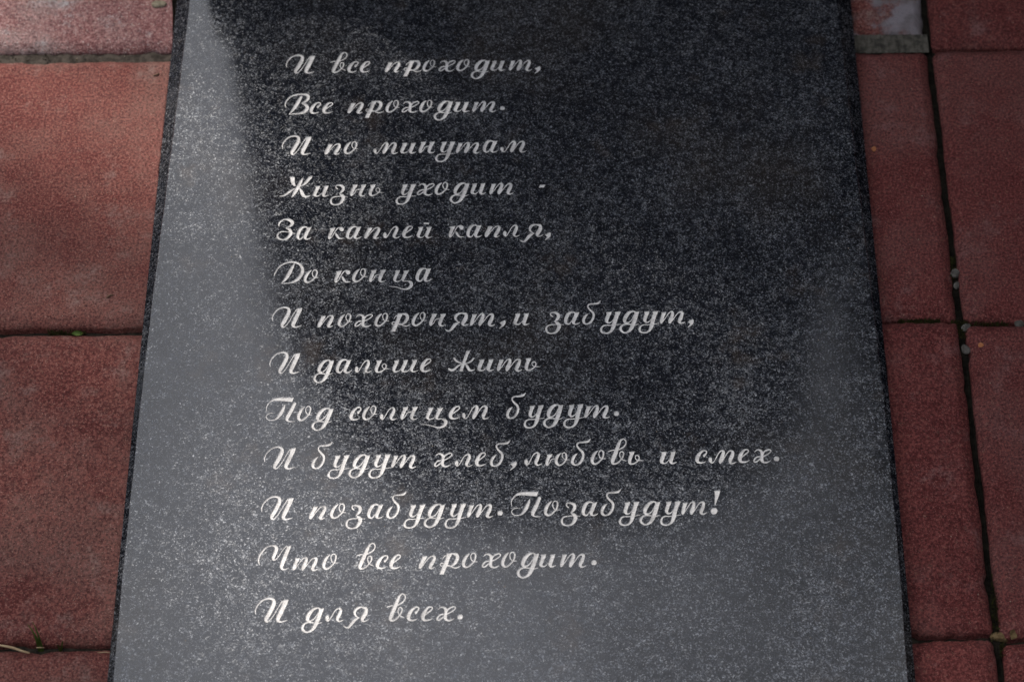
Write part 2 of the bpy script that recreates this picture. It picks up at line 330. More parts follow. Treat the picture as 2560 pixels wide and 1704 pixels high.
G('з', cC, 940, 1105, [[(1080,988,10),(1052,966,22),(1047,937,18),(1080,922,20),(1130,928,34),(1167,958,50),(1160,1005,48),(1122,1045,26),(1108,1062,12),(1148,1090,46),(1170,1125,58),(1152,1172,52),(1110,1222,34),(1040,1242,20),(980,1225,26),(960,1180,36),(982,1130,22),(1050,1109,14),(1130,1106,12),(1242,1110,8)]])
G('ь', cC, 1578, 1100, [[(1642,955,52),(1610,1020,54),(1602,1068,48),(1622,1094,26),(1670,1090,18),(1728,1055,18),(1755,1018,18),(1752,985,15),(1725,971,13),(1700,986,13),(1697,1018,12),(1720,1040,12),(1760,1045,12),(1822,1048,6)]], [[(1600,921),(1692,913),(1670,965),(1615,965)]])
G('З', cE, 190, 442, [[(245,228,6),(240,180,28),(280,132,24),(340,107,22),(408,115,42),(458,155,58),(448,192,48),(400,230,26),(355,250,10),(410,272,40),(437,315,48),(425,362,54),(378,415,40),(310,442,22),(245,425,28),(217,390,32),(228,345,26),(280,313,18),(360,311,12),(430,325,12),(507,343,8)],[(188,420,6),(215,403,24)]])
G('к', cE, 1035, 426, [[(1112,278,54),(1080,345,54),(1063,390,46),(1070,418,24),(1110,385,13),(1160,300,14),(1200,252,17),(1245,240,26)],[(1258,263,66),(1264,267,66)],[(1163,330,12),(1182,362,38),(1208,400,34),(1240,418,22),(1302,414,6)]], [[(1072,250),(1162,240),(1142,292),(1080,290)]])
G('л', cE, 1940, 426, [[(1976,355,44),(1974,375,60),(1974,400,36),(1997,413,18),(2040,360,13),(2090,280,14),(2148,242,24),(2175,268,42),(2158,320,54),(2128,378,50),(2133,408,30),(2170,420,18),(2222,398,6)]])
G('й', cF, 133, 408, [[(208,268,56),(175,340,58),(165,372,46),(195,401,22),(245,393,12),(290,350,8)],[(347,268,56),(315,340,58),(305,374,46),(330,403,24),(392,394,6)]], [[(258,157),(348,157),(345,186),(255,185)],[(165,233),(252,227),(232,282),(178,280)],[(300,233),(392,227),(372,282),(318,280)]])
G('я', cF, 1820, 393, [[(2110,195,16),(2045,203,32),(1995,242,44),(1990,283,34),(2022,325,18),(2060,342,10)],[(2110,200,24),(2155,215,46),(2155,270,62),(2120,330,64),(2105,362,48),(2122,386,24),(2160,385,15),(2207,363,6)],[(2055,342,10),(1992,372,46),(1945,425,46),(1902,472,26),(1860,470,14),(1822,443,6)]])
G('Д', cE, 158, 1155, [[(165,1037,10),(185,982,23),(240,902,24),(320,847,24),(420,817,25),(510,822,27),(588,857,36),(626,920,50),(620,990,56),(568,1072,54),(490,1128,40),(400,1153,18),(275,1159,6)],[(500,838,6),(455,915,50),(402,1010,62),(342,1098,40),(280,1158,6)]])
G('ц', cK, 480, 493, [[(622,335,54),(587,410,56),(574,458,48),(602,489,22),(660,480,12),(700,440,8)],[(765,340,58),(735,410,58),(718,458,46),(740,484,22),(800,482,20),(855,507,50),(865,552,54),(828,598,44),(770,622,26),(700,615,18),(600,585,12),(482,571,6)]], [[(582,299),(670,293),(650,348),(595,345)],[(728,303),(824,296),(802,350),(742,350)]])
G('б', cJ, 900, 1298, [[(1246,863,6),(1200,908,36),(1130,922,28),(1060,927,22),(1022,950,26),(1017,985,26),(1050,1035,34),(1093,1080,38),(1107,1130,40),(1088,1200,40),(1040,1268,36),(970,1295,24),(928,1268,44),(927,1215,48),(962,1150,42),(1015,1106,6)]])
G('ю', cL, 405, 1262, [[(477,1110,52),(450,1170,54),(437,1218,48),(442,1252,32),(480,1225,13),(500,1180,12),(530,1159,12),(590,1155,12)],[(665,1062,10),(612,1110,44),(584,1180,50),(597,1232,42),(640,1261,26),(700,1230,24),(743,1170,28),(750,1110,28),(738,1068,22),(710,1055,14),(687,1080,12),(687,1120,12),(715,1155,12),(760,1170,12),(817,1171,6)]], [[(438,1084),(530,1076),(510,1125),(450,1122)]])
G('ш', cH, -131, 1236, [[(-52,1085,54),(-88,1150,56),(-102,1198,48),(-78,1228,24),(-20,1218,12),(20,1180,8)],[(92,1080,54),(57,1150,56),(38,1198,48),(66,1230,24),(125,1220,12),(165,1180,8)],[(242,1075,54),(205,1150,56),(188,1193,48),(212,1226,26),(255,1225,15),(297,1209,6)]], [[(-95,1050),(-12,1042),(-32,1095),(-82,1095)],[(50,1047),(134,1039),(114,1092),(64,1092)],[(198,1042),(285,1036),(264,1090),(214,1090)]])
G('ж', cH, 783, 1220, [[(1112,915,52),(1075,1010,54),(1040,1100,54),(1012,1175,56)],[(892,1000,30),(928,1048,32),(990,1075,22),(1050,1085,12)],[(1212,1008,30),(1172,1052,30),(1120,1080,22),(1060,1090,14)],[(803,1178,32),(840,1198,40),(890,1185,36),(950,1132,30),(1010,1100,14)],[(1080,1105,22),(1105,1140,42),(1130,1190,44),(1165,1210,28),(1232,1194,6)]], [[(1092,881),(1160,874),(1140,930),(1082,930)],[(980,1175),(1042,1180),(1025,1222),(968,1222)]])
G('П', cJ, 158, 535, [[(174,373,6),(168,320,12),(190,262,16),(240,207,26),(300,178,44),(400,172,60),(500,175,68),(550,178,66)],[(470,258,6),(442,318,46),(402,400,58),(350,470,42),(300,508,24),(240,519,14),(182,500,13),(166,460,13),(190,422,12),(240,402,10),(298,405,6)],[(622,245,52),(570,350,62),(520,440,66),(497,493,52),(518,527,24),(560,537,16),(630,534,6)]], [[(530,140),(608,143),(585,214),(530,212)]])
G('Ч', cN, 90, 1393, [[(127,1299,8),(107,1240,26),(125,1160,30),(180,1080,28),(250,1017,22),(330,994,20),(378,1002,36),(406,1040,58),(380,1120,60),(350,1185,54),(353,1222,34),(390,1222,16),(440,1170,12),(510,1070,12),(575,1003,14)],[(600,1035,66),(555,1140,68),(502,1270,68),(478,1335,58),(492,1378,34),(540,1384,18),(604,1361,6)]], [[(572,1000),(648,997),(628,1055),(572,1050)]])
G('!', cM, 885, 1328, [[(943,1278,108),(947,1278,108)]], [[(948,948),(1050,942),(1036,1000),(1008,1080),(982,1145),(970,1184),(956,1182),(955,1130),(958,1060),(956,990)]])
G('-', cD, 2130, 1072, [], [[(2160,936),(2247,934),(2220,975),(2132,981)]])

LINES = [  # text, baseline x0, y0, slope, left edge of every sign in the photo
 ('Ивсепроходит,', 745, 183.5, -.0135, [714.4,825.7,866.7,898.6,962,1007.3,1056,1095.8,1140.2,1175.8,1226.3,1272.4,1336.1]),
 ('Всепроходит.', 722, 285, -.0125, [710.6,771.8,804.3,868,911.9,963.9,1003.3,1047.9,1083,1134.3,1180.7,1249.6]),
 ('Ипоминутам', 725, 387, -.0125, [704.2,810.9,858.8,933,1000.7,1046,1087,1139.9,1206.7,1250.8]),
 ('Жизньуходит-', 745, 492, -.0145, [698.8,782.9,823.6,874,921.6,988.4,1041.4,1086.6,1123.3,1177,1223.6,1346]),
 ('Закаплейкапля,', 710, 598.5, -.0125, [689,739.6,818.4,864,909.8,956.8,1004.7,1040.4,1120.7,1165.7,1211.6,1257,1298.6,1361.3]),
 ('Доконца', 705, 707.7, -.013, [684.2,758.3,834.5,880.1,921.4,972.8,1038.7]),
 ('Ипохоронят,изабудут,', 710, 818.6, -.0118, [679.1,793.5,843.7,885,935.5,976.9,1028.6,1071.9,1111.7,1174.8,1247.7,1283.9,1361.2,1410,1456,1498.2,1546.8,1594.3,1649.9,1718.3]),
 ('Идальшежить', 700, 933.2, -.0125, [673,782,838.3,885.8,936.7,979.8,1049,1119.4,1193.8,1242.3,1312.2]),
 ('Подсолнцембудут.', 735, 1051.5, -.0118, [664.2,741.8,777.8,871.1,904.8,947.9,999.9,1053.5,1120.5,1154.8,1265.5,1307.3,1355.9,1405.9,1461,1534.2]),
 ('Ибудутхлеб,любовьисмех.', 690, 1171.2, -.0130, [659.1,777.8,817.6,869.3,919.3,977.2,1084,1135.8,1186.6,1224.6,1274.7,1310,1362,1427.8,1476.8,1523.5,1570.6,1650.2,1737.2,1771.2,1844.8,1882.6,1934.7]),
 ('Ипозабудут.Позабудут!', 700, 1297, -.012, [651.4,771.6,823.9,862.4,916.5,964.9,1006.8,1057.3,1109.7,1167,1242.5,1278.5,1359.7,1400,1453.7,1501.5,1544.8,1596.8,1647.9,1703.5,1775.7]),
 ('Чтовсепроходит.', 690, 1424, -.012, [643.8,730.3,804.8,891,936.9,971.6,1045.8,1097.1,1154.5,1203.2,1252.8,1290.4,1347.6,1400,1477.5]),
 ('Идлявсех.', 660, 1553.8, -.0078, [636,751.7,811.5,857.6,967.6,1014.6,1051.3,1089.7,1142.4]),
]
READ = ['И все проходит,', 'Все проходит.', 'И по минутам', 'Жизнь уходит -', 'За каплей капля,', 'До конца', 'И похоронят, и забудут,',
        'И дальше жить', 'Под солнцем будут.', 'И будут хлеб, любовь и смех.', 'И позабудут. Позабудут!', 'Что все проходит.', 'И для всех.']
TOP = .022

def catmull(P, n=5):
    P = [np.array(p, float) for p in P]
    if len(P) < 3: return np.array(P)
    Q = [2*P[0]-P[1]]+P+[2*P[-1]-P[-2]]; out = []
    for i in range(1, len(Q)-2):
        p0, p1, p2, p3 = Q[i-1:i+3]
        for t in np.linspace(0, 1, n, endpoint=False):
            out.append(.5*((2*p1)+(-p0+p2)*t+(2*p0-5*p1+4*p2-p3)*t*t+(-p0+3*p1-3*p2+p3)*t**3))
    out.append(P[-1]); out = np.array(out); out[:, 2] = np.maximum(out[:, 2], 4); return out
def field(strokes, polys, X, Y):
    d = np.full(X.shape, -1e3)                       # positive inside
    for st in strokes:
        c = catmull(st)
        for a, b in zip(c[:-1], c[1:]):
            ax, ay, aw = a; bx, by, bw = b; l2 = (bx-ax)**2+(by-ay)**2+1e-9
            t = np.clip(((X-ax)*(bx-ax)+(Y-ay)*(by-ay))/l2, 0, 1)
            d = np.maximum(d, (aw+(bw-aw)*t)/2-np.hypot(X-ax-t*(bx-ax), Y-ay-t*(by-ay)))
    for p in polys:
        q = np.array(p, float); ins = np.zeros(X.shape, bool); dm = np.full(X.shape, 1e9)
        for i in range(len(q)):
            (ax, ay), (bx, by) = q[i-1], q[i]; l2 = (bx-ax)**2+(by-ay)**2
            t = np.clip(((X-ax)*(bx-ax)+(Y-ay)*(by-ay))/l2, 0, 1)
            dm = np.minimum(dm, np.hypot(X-ax-t*(bx-ax), Y-ay-t*(by-ay)))
            c = ((ay > Y) != (by > Y)); ins ^= c & (X < (bx-ax)*(Y-ay)/((by-ay) if by != ay else 1e-9)+ax)
        d = np.maximum(d, np.where(ins, dm, -dm))
    return d
def contours(Fd, x0, y0, h, level):
    """closed loops of the level line, marching squares"""
    A = Fd-level; A = np.where(A == 0, 1e-6, A); ny, nx = A.shape; seg = {}
    def ex(j, i): a, b = A[j, i], A[j, i+1]; return (x0+(i+a/(a-b))*h, y0+j*h)
    def ey(j, i): a, b = A[j, i], A[j+1, i]; return (x0+i*h, y0+(j+a/(a-b))*h)
    S = A > 0
    mixed = np.argwhere((S[:-1, :-1] != S[:-1, 1:]) | (S[:-1, :-1] != S[1:, :-1]) | (S[:-1, :-1] != S[1:, 1:]))
    for j, i in mixed:
        c = S[j, i]*1+S[j, i+1]*2+S[j+1, i+1]*4+S[j+1, i]*8
        T_, Rt, Bt, Lf = ('h', j, i), ('v', j, i+1), ('h', j+1, i), ('v', j, i)
        tab = {1:[(Lf,T_)],2:[(T_,Rt)],3:[(Lf,Rt)],4:[(Rt,Bt)],5:[(Lf,T_),(Rt,Bt)],6:[(T_,Bt)],7:[(Lf,Bt)],8:[(Bt,Lf)],9:[(Bt,T_)],10:[(T_,Rt),(Bt,Lf)],11:[(Bt,Rt)],12:[(Rt,Lf)],13:[(Rt,T_)],14:[(T_,Lf)]}
        for a, b in tab[int(c)]: seg[a] = b
    loops = []
    while seg:
        s = next(iter(seg)); cur = s; lp = []
        while cur in seg:
            nx_ = seg.pop(cur); lp.append(cur); cur = nx_
        if cur == s and len(lp) > 5:
            loops.append([ex(k[1], k[2]) if k[0] == 'h' else ey(k[1], k[2]) for k in lp])
    return loops
def simplify(lp, tol):
    P = np.array(lp); n = len(P)
    a = 0; b = int(np.argmax(((P-P[0])**2).sum(1)))
    def dp(i, j):
        idx = np.arange(i, j+1) % n; Q = P[idx]
        if len(Q) < 3: return []
        d = Q[-1]-Q[0]; L = math.hypot(*d)+1e-9
        e = np.abs((Q[:, 0]-Q[0, 0])*d[1]-(Q[:, 1]-Q[0, 1])*d[0])/L
        k = int(np.argmax(e))
        if e[k] < tol: return []
        return dp(i, i+k)+[(i+k) % n]+dp(i+k, j)
    keep = [a]+dp(a, b)+[b]+dp(b, a+n)
    return P[keep]
def inside(pt, loops):
    c = False
    for q in loops:
        for i in range(len(q)):
            ax, ay = q[i-1][0], q[i-1][1]; bx, by = q[i][0], q[i][1]
            if (ay > pt[1]) != (by > pt[1]) and pt[0] < (bx-ax)*(pt[1]-ay)/(by-ay)+ax: c = not c
    return c
GM = {}
for ch, (ox, oy, s, left, base, st, po) in GL.items():
    allp = [(p[0], p[1]) for q in st for p in q]+[p for q in po for p in q]
    xs, ys = [p[0] for p in allp], [p[1] for p in allp]; h = 3.5
    x0, x1, y0, y1 = min(xs)-65, max(xs)+65, min(ys)-65, max(ys)+65
    X, Y = np.meshgrid(np.arange(x0, x1, h), np.arange(y0, y1, h))
    Fd = field(st, po, X, Y)
    # uneven hand-cut edge
    Fd = Fd+1.0*np.sin(X*.09+Y*.05)*np.sin(Y*.11-X*.03)+.5*np.sin(X*.31)*np.sin(Y*.27)
    ax_, ay_ = at(ox+left/s, oy+base/s, TOP)
    tr = lambda q: [(at(ox+p[0]/s, oy+p[1]/s, TOP)[0]-ax_, at(ox+p[0]/s, oy+p[1]/s, TOP)[1]-ay_) for p in q]
    outer = [tr(simplify(l, .7)) for l in contours(Fd, x0, y0, h, 0)]
    inner = [tr(simplify(l, 1.0)) for l in contours(Fd, x0, y0, h, 9)]
    V2 = []; Ed = []; zz = []
    for lp, z in [(l, -.00015) for l in outer]+[(l, -.0007) for l in inner]:
        b0 = len(V2); V2 += [Vector(p) for p in lp]; zz += [z]*len(lp)
        Ed += [(b0+i, b0+(i+1) % len(lp)) for i in range(len(lp))]
    r = delaunay_2d_cdt(V2, Ed, [], 0, 1e-7)
    vv = [(v.x, v.y, zz[o[0]] if o else -.0004) for v, o in zip(r[0], r[3])]
    ff = [f for f in r[2] if inside(sum((np.array(r[0][i][:]) for i in f), np.zeros(2))/len(f), outer)]
    ff = [f for f in ff if len(f) >= 3]
    b0 = len(vv)
    for lp in outer:                                  # little side walls up to the polished face
        m_ = len(lp); s0 = len(vv)
        vv += [(p[0], p[1], -.00015) for p in lp]+[(p[0], p[1], 0) for p in lp]
        ff += [(s0+i, s0+(i+1) % m_, s0+m_+(i+1) % m_, s0+m_+i) for i in range(m_)]
    me = bpy.data.meshes.new('letter'); me.from_pydata(vv, [], [tuple(f) for f in ff]); me.update(); me.materials.append(M['letter'])
    GM[ch] = (me, outer)

# ------------------------------------------------------------------ the granite slab
Y0, Y1 = .34, 1.502
def inset(y, side):
    ys = [.3, .75, .85, 1.0, 1.12, 1.25, 1.43, 1.6]
    v = [.0060, .0057, .0048, .0054, .0071, .0103, .0143, .017] if side < 0 else [.0080, .0076, .0055, .0055, .0075, .0108, .0146, .018]
    return float(np.interp(y, ys, v))
NS = 60; ysm = [Y0+.01+(Y1-Y0-.01)*i/NS for i in range(NS+1)]
top_outline = [(SL0+inset(y, -1), y) for y in reversed(ysm)]+[(SL1-inset(y, 1), y) for y in ysm]
top_outline = [(x+.0002*math.sin(y*95+x*40)+.00015*math.sin(y*230), y) for x, y in top_outline]
V2 = [Vector(p) for p in top_outline]; n0 = len(V2); Ed = [(i, (i+1) % n0) for i in range(n0)]
inst = []; loops_all = []
for li, (txt, bx, by, sl, xsx) in enumerate(LINES):
    assert len(txt) == len(xsx), txt
    for ch, x in zip(txt, xsx):
        me, outer = GM[ch]
        px_, py_ = at(x, by+sl*(x-bx), TOP)
        if ch == ',' : py_ += .0006*rng.normal()
        sx, sy, rot = 1+.018*rng.normal(), 1+.016*rng.normal(), .012*rng.normal()
        c_, s_ = math.cos(rot), math.sin(rot)
        lps = [[(px_+c_*sx*p[0]-s_*sy*p[1], py_+s_*sx*p[0]+c_*sy*p[1]) for p in lp] for lp in outer]
        inst.append((li, ch, px_, py_, sx, sy, rot)); loops_all.append(lps)
        for lp in lps:
            b0 = len(V2); V2 += [Vector(p) for p in lp]; Ed += [(b0+i, b0+(i+1) % len(lp)) for i in range(len(lp))]
r = delaunay_2d_cdt(V2, Ed, [], 1, 1e-8)
rv = np.array([v[:] for v in r[0]]); cen = np.array([rv[list(f)].mean(0) for f in r[2]]); drop = np.zeros(len(r[2]), bool)
for lps in loops_all:
    q = np.array([p for lp in lps for p in lp]); lo, hi = q.min(0), q.max(0)
    for k_ in np.where((cen[:, 0] > lo[0]) & (cen[:, 0] < hi[0]) & (cen[:, 1] > lo[1]) & (cen[:, 1] < hi[1]) & ~drop)[0]:
        if inside(cen[k_], lps): drop[k_] = True
SV = [(v[0], v[1], TOP) for v in rv]; SF = [tuple(f) for f, d in zip(r[2], drop) if not d]
def ring(off_l, off_r, z, yo):
    b0 = len(SV)
    for x, y in top_outline:
        SV.append((x, y, z))
    return b0
b0 = len(SV); SV += [(x, y, TOP) for x, y in top_outline]
def low(i, z, k):
    x, y = top_outline[i]; e = y < Y0+.0101
    xo = (SL0 if x < 0 else SL1)
    z = TOP+(z*.80*abs(xo-x) if z < -.2 else z)
    return (x+(xo-x)*k, y-(.01*k if e else 0), z)
specs = [(-.0006, .05), (-.97, .97), (-1.0, 1.0), (-.072, 1.0)]
last = b0
for z, kx in specs:
    s0 = len(SV); SV += [low(i, z, kx) for i in range(n0)]
    SF += [(last+i, last+(i+1) % n0, s0+(i+1) % n0, s0+i) for i in range(n0)]; last = s0
slab = mesh_obj('grave_slab', SV, SF, M['granite'])
slab.data.validate()
bm = bmesh.new(); bm.from_mesh(slab.data); bmesh.ops.recalc_face_normals(bm, faces=bm.faces)
up = [f for f in bm.faces if abs(f.normal.z) > .99 and f.calc_center_median().z > TOP-1e-4]
for f in up:
    if f.normal.z < 0: f.normal_flip()
bm.to_mesh(slab.data); bm.free()
tag(slab, 'polished black granite grave slab engraved with thirteen lines of Cyrillic script', 'grave slab')
names = {',': 'comma', '.': 'full_stop', '-': 'dash', '!': 'exclamation_mark'}
lines_e = []
for li in range(13):
    e = empty('text_line', (0, 0, 0), slab); e['label'] = 'engraved line reading "%s"' % READ[li]; lines_e.append(e)
for li, ch, x, y, sx, sy, rot in inst:
    o = bpy.data.objects.new(names.get(ch, 'letter'), GM[ch][0]); C.objects.link(o); o.parent = lines_e[li]
    o.location = (x, y, TOP); o.rotation_euler = (0, 0, rot); o.scale = (sx, sy, 1)

# ------------------------------------------------------------------ headstone standing at the head of the slab (seen in the polish)
hs = empty('headstone', (-.012, 1.62, 0)); tag(hs, 'broad black granite headstone with rounded shoulders on a low plinth at the slab head', 'headstone')
def bevel_box(name, x0, x1, y0, y1, z0, z1, mat, parent, b=.008):
    bm = bmesh.new(); bmesh.ops.create_cube(bm, size=1)
    for v in bm.verts: v.co = ((x0+x1)/2+v.co.x*(x1-x0), (y0+y1)/2+v.co.y*(y1-y0), (z0+z1)/2+v.co.z*(z1-z0))
    bmesh.ops.bevel(bm, geom=bm.edges[:], offset=b, segments=2, affect='EDGES')
    me = bpy.data.meshes.new(name); bm.to_mesh(me); bm.free(); me.materials.append(mat)
    o = bpy.data.objects.new(name, me); C.objects.link(o); o.parent = parent; return o
bevel_box('plinth', -.298, .375, -.115, .14, -.05, .165, M['granite_dark'], hs)
prof = [(-.297, .165), (-.300, .58), (-.295, .78), (-.272, .96), (-.235, 1.12), (-.16, 1.25), (-.05, 1.335), (.08, 1.36), (.20, 1.345), (.285, 1.27), (.325, 1.19), (.365, 1.10), (.372, .95), (.365, .70), (.360, .165)]
pv = [(x, -.045, z) for x, z in prof]+[(x, .045, z) for x, z in prof]; m_ = len(prof)
pf = [tuple(range(m_)), tuple(range(2*m_-1, m_-1, -1))]+[(i, (i+1) % m_, m_+(i+1) % m_, m_+i) for i in range(m_)]
mesh_obj('stele', pv, pf, M['granite_dark'], hs)

# ------------------------------------------------------------------ greenery round the grave (shades and reflects)
def leaf_cloud(cs, n, size, seed):
    rg = np.random.default_rng(seed); V = []; Fc = []
    for (cx, cy, cz, rx_, ry_, rz_, share) in cs:
        m = int(n*share); d = rg.normal(size=(m, 3)); d /= np.linalg.norm(d, axis=1)[:, None]
        rr = rg.uniform(.35, 1.04, m)**.5; P = d*rr[:, None]*np.array([rx_, ry_, rz_])+np.array([cx, cy, cz])
        A = rg.normal(size=(m, 3)); A /= np.linalg.norm(A, axis=1)[:, None]; B = np.cross(A, rg.normal(size=(m, 3))); B /= np.linalg.norm(B, axis=1)[:, None]
        sz = size*rg.uniform(.6, 1.4, m)[:, None]
        for p, a, b in zip(P, A*sz, B*sz*.55):
            k = len(V); V += [tuple(p-a), tuple(p+b), tuple(p+a), tuple(p-b)]; Fc.append((k, k+1, k+2, k+3))
    return V, Fc
def cone_trunk(h, r, x=0, y=0):
    V = []; Fc = []; n = 10
    for k, (z, q) in enumerate([(-.1, 1.25), (h*.3, .9), (h*.7, .6), (h, .15)]):
        V += [(x+.03*k*math.sin(k)+r*q*math.cos(2*math.pi*i/n), y+r*q*math.sin(2*math.pi*i/n), z) for i in range(n)]
    for k in range(3): Fc += [(k*n+i, k*n+(i+1) % n, (k+1)*n+(i+1) % n, (k+1)*n+i) for i in range(n)]
    return V, Fc
def thuja(x, y, h, rad, label, seed):
    t = empty('thuja_shrub', (x, y, -.05)); tag(t, label, 'shrub', 'evergreen shrubs beside the grave')
    cs = [(0, 0, h*f, rad*q, rad*q, h*.16, s) for f, q, s in ((.12, .85, .18), (.27, 1, .24), (.43, .98, .22), (.60, .82, .18), (.76, .58, .11), (.90, .3, .07))]
    mesh_obj('foliage', *leaf_cloud(cs, 5200, .035, seed), M['needles'], t); mesh_obj('trunk', *cone_trunk(h*.9, .03), M['bark'], t)
thuja(.66, 1.86, 1.75, .31, 'tall dark thuja shrub right of the headstone', 1)
# unseen clipped greenery added on the right to darken the right-hand tiles
V, Fc = [], []
rg = np.random.default_rng(4)
m = 46000
P = np.stack([rg.uniform(.68, 1.25, m), rg.uniform(-.6, 2.3, m), rg.uniform(0, 1, m)], 1)
P[:, 2] *= 1.06+.02*np.sin(P[:, 1]*5)+.02*np.sin(P[:, 1]*13+1)+.12*np.clip(P[:, 1]-1.0, 0, 1); P[:, 0] += .02*np.sin(P[:, 2]*9+P[:, 1]*7)
A = rg.normal(size=(m, 3)); A *= .024/np.linalg.norm(A, axis=1)[:, None]; B = np.cross(A, rg.normal(size=(m, 3))); B *= .014/np.linalg.norm(B, axis=1)[:, None]
V = np.stack([P-A, P+B, P+A, P-B], 1).reshape(-1, 3).tolist(); Fc = np.arange(4*m).reshape(-1, 4).tolist()
hg = mesh_obj('added_hedge', V, Fc, M['needles']); tag(hg, 'unseen clipped greenery added along the right of the grave to block light', 'added_hedge')
# unseen tree on the left: crown shaped so sun patches fall where wanted
def sun_patch_map(x, y):
    """wanted share of sun at ground point x, y (0..1); crown leaves are thinned to suit"""
    g = lambda cx, cy, sx, sy, r=0.: math.exp(-(((x-cx)*math.cos(r)+(y-cy)*math.sin(r))/sx)**2-((-(x-cx)*math.sin(r)+(y-cy)*math.cos(r))/sy)**2)
    v = .30+.85*g(-.42, 1.34, .24, .12, -.7)+.45*g(-.20, 1.22, .08, .20)+.30*g(-.12, .98, .14, .16)+.45*g(-.02, .80, .18, .14)+.10*g(-.44, .9, .14, .3)
    v += .45*g(-.19, .88, .10, .17)+.7*g(-.44, 1.46, .16, .07)
    if x < -.31: v += .20*math.sin((x+y*.8)*70+2*math.sin(y*17))*math.exp(-((y-1.28)/.22)**2)
    return max(0, min(1, v))*(1-.8*min(1, max(0, (x-.22)/.12)))
tr_ = empty('unseen_shade_tree', (-4.9, 6.4, -.06)); tag(tr_, 'unseen tall leafy tree on the left, crown shaped to dapple the grave', 'tree')
rg = np.random.default_rng(11); n_l = 30000
gx = rg.uniform(-2.2, 2.2, n_l); gy = rg.uniform(-.9, 3.1, n_l)
lum = np.sin(gx*9+1.3*np.sin(gy*7))*np.sin(gy*8+1.1*np.sin(gx*6))
keep = np.array([rg.random() > min(1, sun_patch_map(x, y)+.16*l) for x, y, l in zip(gx, gy, lum)])
gx, gy = gx[keep], gy[keep]; m = len(gx); z = rg.uniform(6.0, 9.5, m)
P = np.stack([gx+sd.x/sd.z*z+4.9, gy+sd.y/sd.z*z-6.4, z+.06], 1)
A = rg.normal(size=(m, 3)); A *= .055/np.linalg.norm(A, axis=1)[:, None]; B = np.cross(A, rg.normal(size=(m, 3))); B *= .032/np.linalg.norm(B, axis=1)[:, None]
mesh_obj('crown', np.stack([P-A, P+B, P+A, P-B], 1).reshape(-1, 3).tolist(), np.arange(4*m).reshape(-1, 4).tolist(), M['leaves'], tr_)
V, Fc = cone_trunk(6.5, .16); mesh_obj('trunk', V, Fc, M['bark'], tr_)
t3 = empty('airy_tree', (1.7, 6.2, -.06)); tag(t3, 'thin airy tree rising behind the headstone, to its right', 'tree')
cs = [(x_, y_, z_, 1.5, 1.3, 1.6, sh) for x_, y_, z_, sh in ((-.2, 0, 7.2, .2), (.5, .2, 9.0, .25), (-.1, -.2, 10.8, .25), (.5, 0, 12.6, .2), (1.2, 0, 10.5, .1))]
mesh_obj('crown', *leaf_cloud(cs, 2300, .085, 33), M['leaves'], t3); V, Fc = cone_trunk(12, .12); mesh_obj('trunk', V, Fc, M['bark'], t3)
# belt of tall trees closing the horizon
V = []; Fc = []; rg = np.random.default_rng(5)
for k_ in range(34):
    az = 360*k_/34; a = R_(90-az)+rg.normal()*.02; d = rg.uniform(8, 10)
    head = min(az, 360-az); elv = 36 if (head < 42 or az > 285) else (60 if az < 150 else (54 if az < 215 else 40))
    hh = d*math.tan(R_(elv+rg.normal()*2)); nb = max(3, int(hh/2.6))
    cs = [(d*math.cos(a)+rg.normal()*.3, d*math.sin(a)+rg.normal()*.3, hh*(i+.5)/nb, 1.5*(1-.35*i/nb), 1.5*(1-.35*i/nb), hh/nb*.75, 1/nb) for i in range(nb)]
    v_, f_ = leaf_cloud(cs, 240*nb, .34, 100+k_); b_ = len(V); V += v_; Fc += [tuple(i+b_ for i in f) for f in f_]
tl = mesh_obj('treeline', V, Fc, M['leaves']); tag(tl, 'dense belt of tall trees around the cemetery', kind='stuff')

# ------------------------------------------------------------------ small things in the joints and on the tiles
def pebble(x, y, z, r, mat, label, cat='pebble', name='pebble', seed=0, fl=.6, grp=None):
    bm = bmesh.new(); bmesh.ops.create_icosphere(bm, subdivisions=2, radius=1); rs = random.Random(seed)
    ph = [rs.uniform(0, 6) for _ in range(6)]
    for v in bm.verts:
        k = 1+.18*math.sin(v.co.x*2.3+ph[0])+.14*math.sin(v.co.y*3+ph[1])+.1*math.sin(v.co.z*4+ph[2])
        v.co = Vector((v.co.x*r*k*(1+.3*math.sin(ph[3])), v.co.y*r*k*(1+.3*math.sin(ph[4])), v.co.z*r*k*fl))
    me = bpy.data.meshes.new(name); bm.to_mesh(me); bm.free(); me.materials.append(mat)
    o = bpy.data.objects.new(name, me); C.objects.link(o); o.location = (x, y, z); o.rotation_euler.z = ph[5]
    tag(o, label, cat, grp); return o
PB = [(2389, 684, .0038, 'pale beige pebble wedged in the right joint above the crossing', 1), (2391, 712, .0034, 'grey stone sliver just below the beige pebble in the joint', 2),
      (2414, 872, .0048, 'largest grey stone chip in the right joint below the crossing', 3), (2549, 809, .0034, 'light grey pebble in the horizontal joint at the right frame edge', 4),
      (2415, 818, .0036, 'brownish crumb of gravel in the middle of the joint crossing', 6)]
for x, y, r_, lab, sd_ in PB:
    a, b = at(x, y, -.006); pebble(a, b, -.006, r_, M['pebble'], lab, seed=sd_, grp='pebbles in the paving joints')
a, b = at(2184, 372, .0008); o = pebble(a, b, .0004, .0028, M['chip'], 'orange gravel chip on the narrow tile right of the slab', seed=9, fl=.35)
a, b = at(2451, 861, .0008); pebble(a, b, .0006, .0022, M['chip'], 'salmon gravel chip on the corner of the right-hand tile', seed=12, fl=.4)
a, b = at(2502, 1592, -.008); pebble(a, b, -.008, .006, M['deadleaf'], 'brown clod of dirt plugging the lower right joint crossing', 'dirt clod', 'dirt_clod', 14, .5)
